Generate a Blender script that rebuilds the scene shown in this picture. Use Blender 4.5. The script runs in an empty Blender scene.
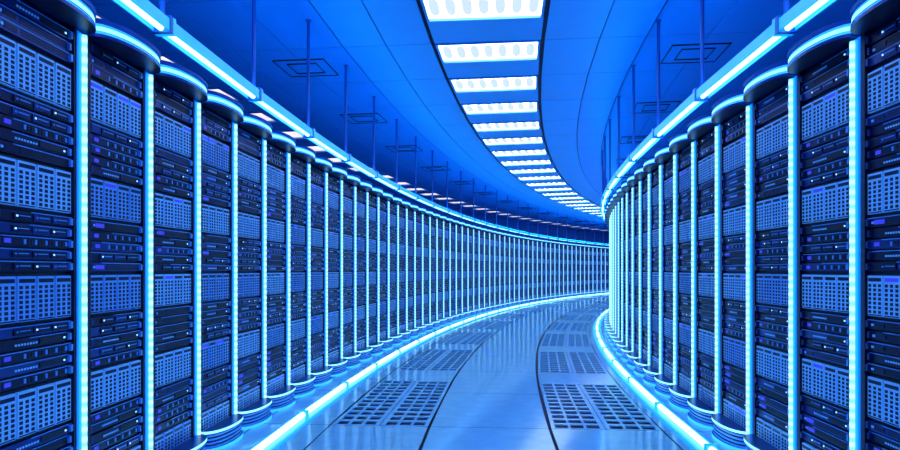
import bpy, math, random
from mathutils import Vector, Matrix
random.seed(4)
S=bpy.context.scene
S.view_settings.view_transform='Standard'
CAMZ=1.18
CX,CY=55.0,0.75
RC=math.hypot(CX,CY)
TH0,TH1=-0.11,0.74
CEIL=3.48
DL,DR=-1.70,1.84      # rack face offsets
def P(d,th,z): 
    r=RC-d
    return (CX-r*math.cos(th),CY+r*math.sin(th),z)
def thY(y,d=0): return math.asin((y-CY)/(RC-d))

# ---------------------------------------------------------------- materials
def mat(name,col,rough=.5,metal=0,emis=None,es=0,spec=.5,noise=0):
    m=bpy.data.materials.new(name); m.use_nodes=True
    nt=m.node_tree; b=nt.nodes['Principled BSDF']
    b.inputs['Base Color'].default_value=(*col,1)
    b.inputs['Roughness'].default_value=rough
    b.inputs['Metallic'].default_value=metal
    b.inputs['Specular IOR Level'].default_value=spec
    if emis:
        b.inputs['Emission Color'].default_value=(*emis,1)
        b.inputs['Emission Strength'].default_value=es
    if noise:
        tc=nt.nodes.new('ShaderNodeTexCoord'); n=nt.nodes.new('ShaderNodeTexNoise')
        n.inputs['Scale'].default_value=noise; n.inputs['Detail'].default_value=4
        nt.links.new(tc.outputs['Object'],n.inputs['Vector'])
        r=nt.nodes.new('ShaderNodeMapRange')
        r.inputs['To Min'].default_value=rough*.75; r.inputs['To Max'].default_value=rough*1.3
        nt.links.new(n.outputs['Fac'],r.inputs['Value']); nt.links.new(r.outputs[0],b.inputs['Roughness'])
        mx=nt.nodes.new('ShaderNodeMix'); mx.data_type='RGBA'
        mx.inputs['A'].default_value=(*[c*.80 for c in col],1); mx.inputs['B'].default_value=(*[min(1,c*1.15) for c in col],1)
        nt.links.new(n.outputs['Fac'],mx.inputs['Factor']); nt.links.new(mx.outputs['Result'],b.inputs['Base Color'])
    return m
def bead_mat(name,c1,s1,c2,s2,period):
    m=bpy.data.materials.new(name); m.use_nodes=True
    nt=m.node_tree; nt.nodes.clear()
    o=nt.nodes.new('ShaderNodeOutputMaterial'); e=nt.nodes.new('ShaderNodeEmission')
    tc=nt.nodes.new('ShaderNodeTexCoord'); sp=nt.nodes.new('ShaderNodeSeparateXYZ')
    nt.links.new(tc.outputs['Object'],sp.inputs[0])
    mu=nt.nodes.new('ShaderNodeMath'); mu.operation='MULTIPLY'; mu.inputs[1].default_value=2*math.pi/period
    nt.links.new(sp.outputs['Z'],mu.inputs[0])
    si=nt.nodes.new('ShaderNodeMath'); si.operation='SINE'; nt.links.new(mu.outputs[0],si.inputs[0])
    r=nt.nodes.new('ShaderNodeMapRange'); r.inputs['From Min'].default_value=-.9; r.inputs['From Max'].default_value=.9
    nt.links.new(si.outputs[0],r.inputs['Value'])
    mx=nt.nodes.new('ShaderNodeMix'); mx.data_type='RGBA'
    mx.inputs['A'].default_value=(*[c*s2 for c in c2],1); mx.inputs['B'].default_value=(*[c*s1 for c in c1],1)
    nt.links.new(r.outputs[0],mx.inputs['Factor']); nt.links.new(mx.outputs['Result'],e.inputs['Color'])
    nt.links.new(e.outputs[0],o.inputs[0])
    return m
M_CASE=mat('rack_metal',(.004,.05,.28),.3,.5)
M_TOP=mat('canopy_top',(.002,.05,.28),.6,0,spec=.2)
M_DARK=mat('rack_dark',(.001,.005,.045),.4,.3)
M_UNIT=mat('server_face',(.004,.035,.22),.3,.4)
M_UNIT2=mat('server_face_b',(.001,.006,.055),.35,.5)
M_PLATE=mat('drive_plate',(.22,.56,1.0),.35,.0,(.04,.26,.9),.18)  # plates are no lamps; faint emission added so they look lit
M_PLATE2=mat('drive_plate_b',(.12,.38,.88),.35,.0,(.02,.18,.9),.14)  # same faint glow put into the plate to look lit
M_EDGE=mat('unit_edge',(.06,.32,.9),.3,.0)
M_HOLE=mat('vent_hole',(.0008,.003,.03),.6)
M_BEAD=bead_mat('led_beads',(.44,.88,1),1.7,(.20,.70,1),1.4,.045)
M_HALO=mat('led_halo',(.05,.3,.95),.3,.0,(.0,.16,1),.8)  # outer, dimmer step of the halo imitated beside the LED core
M_HALO2=mat('led_halo_inner',(.05,.3,.95),.3,.0,(.01,.40,1),1.1)  # inner, brighter step of the imitated halo
M_RIM=mat('rim_glow',(.1,.5,1),.4,0,(.02,.34,1),1.2)
M_RIMC=mat('rim_core',(.1,.5,1),.4,0,(.25,.78,1),1.6)
M_CORE=mat('tube_core',(.6,.9,1),.4,0,(.34,.84,1),3.4)
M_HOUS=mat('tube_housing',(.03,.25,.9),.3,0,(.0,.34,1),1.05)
M_UP=mat('added_uplight',(.1,.3,.9),.5,0,(.0,.35,1),23)  # added glow to brighten the ceiling, unseen from the camera
M_LEDP=mat('led_violet',(.05,.05,.5),.4,0,(.06,.06,1),.45)
M_LEDB=mat('led_blue',(.1,.3,1),.4,0,(.3,.75,1),1.6)
M_ROD=mat('rod_metal',(.02,.14,.5),.35,.5)
M_FLOOR=mat('floor_tile',(.30,.74,1.0),.12,.0,noise=9,spec=1.0)
M_FLOORP=mat('floor_perforated',(.25,.66,1.0),.2,.0,noise=9)
M_SEAM=mat('seam_dark',(.001,.008,.07),.6)
M_CEIL=mat('ceiling_tile',(.03,.36,1.0),.4,noise=3)
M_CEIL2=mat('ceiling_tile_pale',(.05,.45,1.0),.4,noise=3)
M_WALL=mat('wall_paint',(.02,.20,.7),.5,noise=2)
M_FIX=mat('fixture_frame',(.1,.35,.8),.4)
M_LAMP=mat('lamp_diffuser',(.8,.8,.8),.5,0,(.66,.87,1),5.8)
M_OVAL=mat('lamp_cell',(.3,.3,.3),.5,0,(.68,.78,.92),.95)
M_LAMPW=mat('lamp_diffuser_side',(.8,.8,.8),.5,0,(1,.84,.80),1.0)

class MB:
    def __init__(s,mats): s.v=[];s.f=[];s.m=[];s.mats=mats
    def mi(s,m): 
        if m not in s.mats: s.mats.append(m)
        return s.mats.index(m)
    def face(s,pts,m):
        i=len(s.v); s.v+=list(pts); s.f.append(tuple(range(i,i+len(pts)))); s.m.append(s.mi(m))
    def box(s,x0,x1,y0,y1,z0,z1,m,skip=()):
        i=len(s.v)
        s.v+=[(x0,y0,z0),(x1,y0,z0),(x1,y1,z0),(x0,y1,z0),(x0,y0,z1),(x1,y0,z1),(x1,y1,z1),(x0,y1,z1)]
        F={'b':(0,3,2,1),'t':(4,5,6,7),'k':(0,1,5,4),'f':(2,3,7,6),'l':(3,0,4,7),'r':(1,2,6,5)}
        for k,q in F.items():
            if k in skip: continue
            s.f.append(tuple(i+a for a in q)); s.m.append(s.mi(m))
    def halfdisc(s,cx,a,b,y0,z0,z1,ms,mc,n=16,mb=None):
        pts=[(cx+a*math.cos(math.pi*k/n),y0+b*math.sin(math.pi*k/n)**.8) for k in range(n+1)]
        s.face([(x,y,z1) for x,y in pts],mc)
        s.face([(x,y,z0) for x,y in reversed(pts)],mb or mc)
        for k in range(n):
            (x0,ya),(x1,yb)=pts[k],pts[k+1]
            s.face([(x1,yb,z0),(x0,ya,z0),(x0,ya,z1),(x1,yb,z1)][::-1],ms)
    def cyl(s,p,axis,r,L,m,n=10):
        ring=[]
        for k in range(n):
            a=2*math.pi*k/n; c,q=r*math.cos(a),r*math.sin(a)
            ring.append((c,q))
        def pt(c,q,t):
            if axis=='z': return (p[0]+c,p[1]+q,p[2]+t)
            if axis=='x': return (p[0]+t,p[1]+c,p[2]+q)
            return (p[0]+q,p[1]+t,p[2]+c)
        for k in range(n):
            c0,q0=ring[k];c1,q1=ring[(k+1)%n]
            s.face([pt(c0,q0,0),pt(c1,q1,0),pt(c1,q1,L),pt(c0,q0,L)],m)
        s.face([pt(c,q,0) for c,q in reversed(ring)],m); s.face([pt(c,q,L) for c,q in ring],m)
    def mesh(s,name):
        me=bpy.data.meshes.new(name); me.from_pydata(s.v,[],s.f)
        for m in s.mats: me.materials.append(m)
        me.polygons.foreach_set('material_index',s.m); me.update(); return me
def obj(name,me,M=None):
    o=bpy.data.objects.new(name,me); S.collection.objects.link(o)
    if M is not None: o.matrix_world=M
    return o

# ---------------------------------------------------------------- server rack
W=.583; HT=2.30
def rack_mesh(seed):
    R=random.Random(seed); b=MB([])
    hw=W/2
    b.box(-hw,hw,-.9,-.035,.02,HT-.03,M_DARK)
    # posts
    b.box(hw-.030,hw,-.035,.0,.02,HT-.03,M_DARK,('k',))
    b.box(-hw+.072,-hw+.090,-.035,.0,.02,HT-.03,M_DARK,('k',))
    b.box(-hw+.072,-hw+.076,.0,.004,.02,HT-.03,M_EDGE,('k',))  # pale strip painted as the LED column's highlight on the post edge
    # led column: beaded core, two glowing steps that imitate its halo
    c0=-hw+.001; cw=.070
    b.box(c0,c0+cw,-.035,.002,.04,HT-.05,M_HALO,('k',))
    cx=c0+cw/2
    b.box(cx-.023,cx+.023,.0,.010,.05,HT-.06,M_HALO2,('k',))
    n=6;r=.0135
    pts=[(cx+r*math.cos(math.pi*k/n),.010+.016*math.sin(math.pi*k/n)) for k in range(n+1)]
    for k in range(n):
        (x0,y0),(x1,y1)=pts[k],pts[k+1]
        b.face([(x0,y0,.06),(x1,y1,.06),(x1,y1,HT-.06),(x0,y0,HT-.06)],M_BEAD)
    x0,x1=-hw+.092,hw-.032
    w=x1-x0
    def unit(u0,u1,idx):
        y=-.012 if idx%2==0 else -.018
        b.box(x0,x1,-.035,y,u0,u1,M_UNIT if R.random()<.4 else M_UNIT2,('k',))
        b.box(x0,x1-R.choice([0,0,.1,.2]),y,y+.0015,u1-.004,u1,M_EDGE,('k',))
        b.box(x0+.004,x0+.018,y,y+.012,u0+.006,u1-.006,M_EDGE)
        b.box(x1-.018,x1-.004,y,y+.012,u0+.006,u1-.006,M_UNIT)
        kind=R.choice([0,1,2,3])
        if kind==0:
            for c in range(13):
                xx=x0+.03+c*.0215
                b.box(xx,xx+.013,y,y+.002,u0+.010,u1-.012,M_HOLE if c%3 else M_EDGE,('k',))
            b.box(x1-.085,x1-.05,y,y+.003,u0+.012,u1-.012,M_LEDP,('k',))
        elif kind==1:
            b.box(x0+.03,x0+.2,y,y+.004,u0+.008,u1-.010,M_HOLE,('k',))
            for c in range(8):
                xx=x0+.215+c*.017
                b.box(xx,xx+.009,y,y+.003,u0+.013,u0+.021,M_PLATE,('k',))
            b.box(x0+.04,x0+.050,y+.004,y+.006,u0+.016,u0+.023,M_LEDB,('k',))
        elif kind==2:
            for c in range(3):
                xx=x0+.03+c*.115
                b.box(xx,xx+.10,y,y+.005,u0+.007,u1-.009,M_UNIT if R.random()<.4 else M_UNIT2,('k',))
                b.box(xx+.080,xx+.089,y+.005,y+.007,u0+.017,u0+.024,M_LEDB if R.random()<.5 else M_EDGE,('k',))
                for q in range(3): b.box(xx+.008,xx+.07,y+.005,y+.006,u0+.011+q*.009,u0+.015+q*.009,M_HOLE if q!=1 else M_EDGE,('k',))
        else:
            for q in range(3): b.box(x0+.03,x1-.14,y,y+.002,u0+.009+q*.010,u0+.014+q*.010,M_HOLE,('k',))
            b.box(x1-.12,x1-.05,y,y+.003,u0+.01,u1-.012,M_LEDP if R.random()<.4 else M_UNIT2,('k',))
            b.box(x1-.045,x1-.03,y,y+.003,u0+.014,u0+.024,M_PLATE,('k',))
    for k in range(3): unit(2.094+k*.05,2.094+k*.05+.043,k)
    for g in range(5):
        zc=1.975-g*.455
        zt=zc+.090; zb=zc-.090
        pw=w/4
        b.box(x0,x1,-.035,-.022,zb-.012,zt+.012,M_HOLE,('k',))
        pm=M_PLATE if R.random()<.65 else M_PLATE2
        for i in range(4):
            a0=x0+i*pw+.007; a1=x0+(i+1)*pw-.007
            b.box(a0,a1,-.022,-.008,zb,zt,pm,('k',))
            b.box(a0+.006,a1-.006,-.008,-.006,zt-.026,zt-.010,M_UNIT2 if R.random()<.85 else M_LEDP,('k',))
            b.box(a0+.003,a1-.003,-.008,-.0067,zb+.003,zb+.008,M_HOLE,('k',))
            nc,nr=3,7
            for c in range(nc):
                for q in range(nr):
                    dx=a0+.016+(a1-a0-.032)*c/(nc-1); dz=zb+.019+(.18-.063)*q/(nr-1)
                    b.box(dx-.0092,dx+.0092,-.008,-.0065,dz-.0066,dz+.0066,M_HOLE,('k',))
        zt2=zb-.014; zb2=zt2-.247
        n=5; uh=(zt2-zb2)/n
        for k in range(n):
            u1=zt2-k*uh-.003; u0=u1-uh+.008
            if u0<.04: continue
            unit(u0,u1,k)
    # canopy
    b.box(-hw,hw,-.9,-.0,HT-.03,HT+.03,M_TOP)
    b.halfdisc(0,hw-.004,.125,0,HT-.045,HT-.030,M_CASE,M_UNIT,mb=M_DARK)
    b.halfdisc(0,hw-.012,.115,0,HT-.030,HT+.018,M_RIM,M_DARK)
    b.halfdisc(0,hw-.010,.120,0,HT-.016,HT+.004,M_RIMC,M_DARK)
    b.halfdisc(0,hw-.004,.125,0,HT+.018,HT+.040,M_TOP,M_TOP)
    # plinth drum
    b.box(-hw,hw,-.9,0,0,.02,M_DARK)
    b.halfdisc(0,hw-.02,.125,0.0,0,.022,M_RIM,M_CASE)
    for k in range(4):
        b.halfdisc(0,hw-.03,.112,0,.022+k*.024,.036+k*.024,M_EDGE,M_CASE)
        b.halfdisc(0,hw-.045,.10,0,.036+k*.024,.046+k*.024,M_DARK,M_CASE)
    b.halfdisc(0,hw-.02,.125,0,.118,.135,M_RIMC,M_CASE)
    return b.mesh('server_rack')
racks=[rack_mesh(i) for i in range(6)]
def frame(front,org):
    f=Vector((*front,0)).normalized(); z=Vector((0,0,1)); x=f.cross(z)
    M=Matrix.Identity(4)
    for i in range(3): M[i][0]=x[i];M[i][1]=f[i];M[i][2]=z[i];M[i][3]=org[i]
    return M
for side,d in ((-1,DL),(1,DR)):
    r=RC-d; pitch=.588; dth=pitch/r
    ths=thY(2.93,d)
    k=-int((ths-TH0-.01)/dth)
    while True:
        th=ths+(k+.5)*dth
        if th>TH1-.01: break
        fr=(math.cos(th),-math.sin(th)) if side<0 else (-math.cos(th),math.sin(th))
        obj('server_rack',racks[(k*7+(3 if side>0 else 0)+k//3)%6],frame(fr,P(d,th,0)))
        k+=1

# ---------------------------------------------------------------- annular helpers
def seg(b,d0,d1,t0,t1,z,m,down=False,n=1,thick=0):
    for i in range(n):
        a=t0+(t1-t0)*i/n; c=t0+(t1-t0)*(i+1)/n
        q=[P(d0,a,z),P(d1,a,z),P(d1,c,z),P(d0,c,z)]
        if down: q=q[::-1]
        b.face(q,m)
        if thick:
            z2=z-thick if not down else z+thick
            p=[P(d0,a,z2),P(d1,a,z2),P(d1,c,z2),P(d0,c,z2)]
            q0=[P(d0,a,z),P(d1,a,z),P(d1,c,z),P(d0,c,z)]
            for e in range(4):
                b.face([q0[e],p[e],p[(e+1)%4],q0[(e+1)%4]],m)
OUT=4.7
# floor -------------------------------------------------
b=MB([])
seg(b,-OUT,OUT,TH0,TH1,-.04,M_SEAM,n=60)
per=2.66
SL,SR=-.30,.60
g=.006
bands=[(-OUT,-3.2),(-3.2,-2.2),(-2.2,-1.62),(-1.62,-1.06),(-1.06,SL),(SL,SR),(SR,1.42),(1.42,2.3),(2.3,3.4),(3.4,OUT)]
y0=4.80
tstart=thY(y0)
dtp=per/RC
k=-4
def slots(b,d0,d1,t0,t1):
    nx=3; nl=12
    dm=(d0+d1)/2; hg=.028
    for (a,c) in ((d0,dm-hg),(dm+hg,d1)):
        w=(c-a); cell=w/nx
        for i in range(nx+1):
            bw=.011
            m0=a+cell*i-bw; m1=a+cell*i+bw
            seg(b,max(a,m0),min(c,m1),t0,t1,0,M_FLOORP,n=1,thick=.01)
        L=t1-t0
        for j in range(nl+1):
            e=.026/RC
            seg(b,a,c,max(t0,t0+L*j/nl-e),min(t1,t0+L*j/nl+e),0.0005,M_FLOORP,thick=.01)
    seg(b,dm-hg,dm-.003,t0,t1,0,M_FLOORP); seg(b,dm+.003,dm+hg,t0,t1,0,M_FLOORP)
while tstart+k*dtp<TH1:
    ta=tstart+k*dtp; tb=ta+1.93/RC; tc=ta+dtp
    gt=.005/RC
    for i,(d0,d1) in enumerate(bands):
        e=.012 if (d0 in(SL,SR)) else g
        e2=.012 if (d1 in(SL,SR)) else g
        a,c=max(TH0,ta),min(tc,TH1)
        if c<=a: continue
        if i in(4,6) and ta>TH0:
            slots(b,d0+e+.02,d1-e2-.02,ta+gt,min(tb,TH1)-gt)
            seg(b,d0+e,d1-e2,tb+gt,tc-gt,0,M_FLOOR,thick=.02)
            seg(b,d0+e,d0+e+.02,ta+gt,tb-gt,0,M_FLOOR); seg(b,d1-e2-.02,d1-e2,ta+gt,tb-gt,0,M_FLOOR)
        else:
            mid=(a+c)/2
            seg(b,d0+e,d1-e2,a+gt,mid-gt,0,M_FLOOR,n=2)
            seg(b,d0+e,d1-e2,mid+gt,c-gt,0,M_FLOOR,n=2)
    k+=1
obj('floor',b.mesh('floor'))
# ceiling -----------------------------------------------
b=MB([])
seg(b,-OUT,OUT,TH0,TH1,CEIL+.05,M_SEAM,down=True,n=60)
LA,LB=-.47,.64
lp=1.18; dl=lp/RC
tl=thY(6.46)-6*dl
cb=[-OUT,-3.95,-3.35,-2.6,-2.0,-1.4,-.95,LA,LB,1.2,1.65,2.25,2.85,3.45,4.05,OUT]
k=-3
while tl+k*dl<TH1-dl:
    ta=tl+k*dl
    for i in range(len(cb)-1):
        d0,d1=cb[i],cb[i+1]
        g0=.02 if d0 in(LA,LB) else .006; g1=.02 if d1 in(LA,LB) else .006
        a,c=ta+.006/RC,ta+dl-.006/RC
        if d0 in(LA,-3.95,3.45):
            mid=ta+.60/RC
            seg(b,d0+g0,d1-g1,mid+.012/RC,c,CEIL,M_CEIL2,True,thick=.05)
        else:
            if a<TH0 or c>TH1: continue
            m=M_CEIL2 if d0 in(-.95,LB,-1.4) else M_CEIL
            seg(b,d0+g0,d1-g1,a,c,CEIL,m,True,thick=.02)
    k+=1
obj('ceiling',b.mesh('ceiling'))
# ceiling light fixtures ---------------------------------
def lamp_mesh(w,l,lm,om):
    b=MB([])
    hw,hl=w/2,l/2; fr=.022
    for (x0,x1,y0,y1) in ((-hw,hw,-hl,-hl+fr),(-hw,hw,hl-fr,hl),(-hw,-hw+fr,-hl,hl),(hw-fr,hw,-hl,hl)):
        b.box(x0,x1,y0,y1,-.012,.035,M_FIX)
    b.box(-hw+fr,hw-fr,-hl+fr,hl-fr,.012,.035,lm)
    n=7 if w>.8 else 3
    for i in range(n):
        cx=-hw+fr+(w-2*fr)*(i+.5)/n; a=(w/n)*.30; bb=hl*.66
        pts=[(cx+a*math.cos(2*math.pi*q/20),bb*math.copysign(abs(math.sin(2*math.pi*q/20))**.7,math.sin(2*math.pi*q/20))) for q in range(20)]
        b.face([(x,y,.004) for x,y in reversed(pts)],om)
        for q in range(20):
            (x0,y0_),(x1,y1_)=pts[q],pts[(q+1)%20]
            b.face([(x0,y0_,.004),(x1,y1_,.004),(x1,y1_,.012),(x0,y0_,.012)],om)
    return b.mesh('ceiling_light')
def along(d,th,z):
    M=Matrix.Identity(4); f=(math.sin(th),math.cos(th),0); x=(math.cos(th),-math.sin(th),0)
    p=P(d,th,z)
    for i in range(3): M[i][0]=x[i];M[i][1]=f[i];M[i][2]=(0,0,1)[i];M[i][3]=p[i]
    return M
lm1=lamp_mesh(LB-LA-.05,.59,M_LAMP,M_OVAL); lm2=lamp_mesh(.57,.59,M_LAMPW,M_LAMPW)
k=-3
while tl+k*dl<TH1-dl:
    th=tl+k*dl+.30/RC
    if th>TH0+.005:
        obj('ceiling_light',lm1,along((LA+LB)/2,th,CEIL))
        obj('ceiling_light',lm2,along(-3.65,th,CEIL)); obj('ceiling_light',lm2,along(3.75,th,CEIL))
    k+=1
# air diffusers ------------------------------------------
b=MB([])
for j,s in enumerate([.29,.17]):
    z1=-.002-.004*j; w=.008
    for (x0,x1,y0,y1) in ((-s,s,-s,-s+w),(-s,s,s-w,s),(-s,-s+w,-s,s),(s-w,s,-s,s)):
        b.box(x0,x1,y0,y1,z1-.010,z1+.004,M_DARK)
b.box(-.28,.28,-.28,.28,-.004,0,M_CEIL)
dm=b.mesh('air_diffuser')
for side,d in((-1,-2.0),(1,2.25)):
    th=tl+.59/RC
    while th<TH1-.02:
        if th>TH0+.02: obj('air_diffuser',dm,along(d,th,CEIL-.001))
        th+=2*dl
# hanging tube lights ------------------------------------
def tube_mesh(L,zc):
    b=MB([])
    b.box(-.045,.045,0.012,L-.012,.018,.04,M_HOUS)
    b.box(-.03,.03,0.03,L-.03,.04,.046,M_UP)  # added upward glow on the housing top, out of view
    b.box(-.045,-.037,0.012,L-.012,-.022,.018,M_HOUS); b.box(.037,.045,0.012,L-.012,-.022,.018,M_HOUS)
    b.cyl((0,.03,-.008),'y',.016,L-.06,M_CORE,12)
    for y in(0,L-.03): b.box(-.05,.05,y,y+.03,-.03,.056,M_HOUS if y==0 else M_ROD)
    b.cyl((0,L-.017,.05),'z',.015,zc-.05,M_ROD,8)
    b.cyl((0,L-.017,zc-.012),'z',.026,.010,M_ROD,12)
    return b.mesh('hanging_tube_light')
TZ=CAMZ+1.25
tm=tube_mesh(1.30,CEIL-TZ)
for d in(-1.53,1.68):
    th=thY(4.6,d)-1.3/(RC-d)*6; 
    while th<TH1-.03:
        a=1.302/(RC-d)
        if th>TH0:
            tt=th+a/2
            M=along(d,tt,TZ); M=M@Matrix.Translation((0,-.65,0))
            obj('hanging_tube_light',tm,M)
        th+=a
# floor strip lights --------------------------------------
b=MB([]); L=1.3
b.box(-.075,.075,0,L,0.0,.018,M_HOUS)
b.cyl((0,0.0,.035),'y',.022,L,M_CORE,12)
for y in(0,L-.02): b.box(-.035,.035,y,y+.02,.0,.064,M_HOUS)
fm=b.mesh('floor_strip_light')
for d in(-1.32,1.57):
    th=TH0+.002
    while th<TH1-.03:
        a=1.302/(RC-d)
        obj('floor_strip_light',fm,along(d,th+a/2,.001)@Matrix.Translation((0,-.65,0)))
        th+=a
# walls ---------------------------------------------------
for nm,d in(('wall_left',-OUT),('wall_right',OUT)):
    b=MB([]); n=60
    for i in range(n):
        a=TH0+(TH1-TH0)*i/n;c=TH0+(TH1-TH0)*(i+1)/n
        b.face([P(d,a,-.02),P(d,c,-.02),P(d,c,CEIL+.05),P(d,a,CEIL+.05)],M_WALL)
    obj(nm,b.mesh(nm))
for nm,t in(('wall_back',TH0),('wall_front',TH1)):
    b=MB([]); b.face([P(-OUT,t,-.02),P(OUT,t,-.02),P(OUT,t,CEIL+.05),P(-OUT,t,CEIL+.05)],M_WALL); obj(nm,b.mesh(nm))
# world + camera
w=bpy.data.worlds.new('world'); S.world=w; w.use_nodes=True
w.node_tree.nodes['Background'].inputs[0].default_value=(0,.02,.08,1)
cam=bpy.data.cameras.new('camera'); co=bpy.data.objects.new('camera',cam); S.collection.objects.link(co)
co.location=(0,0,CAMZ); co.rotation_euler=(math.pi/2,0,0)
cam.sensor_width=36; cam.lens=640/900*36; cam.shift_y=.05; cam.clip_start=.05
S.camera=co
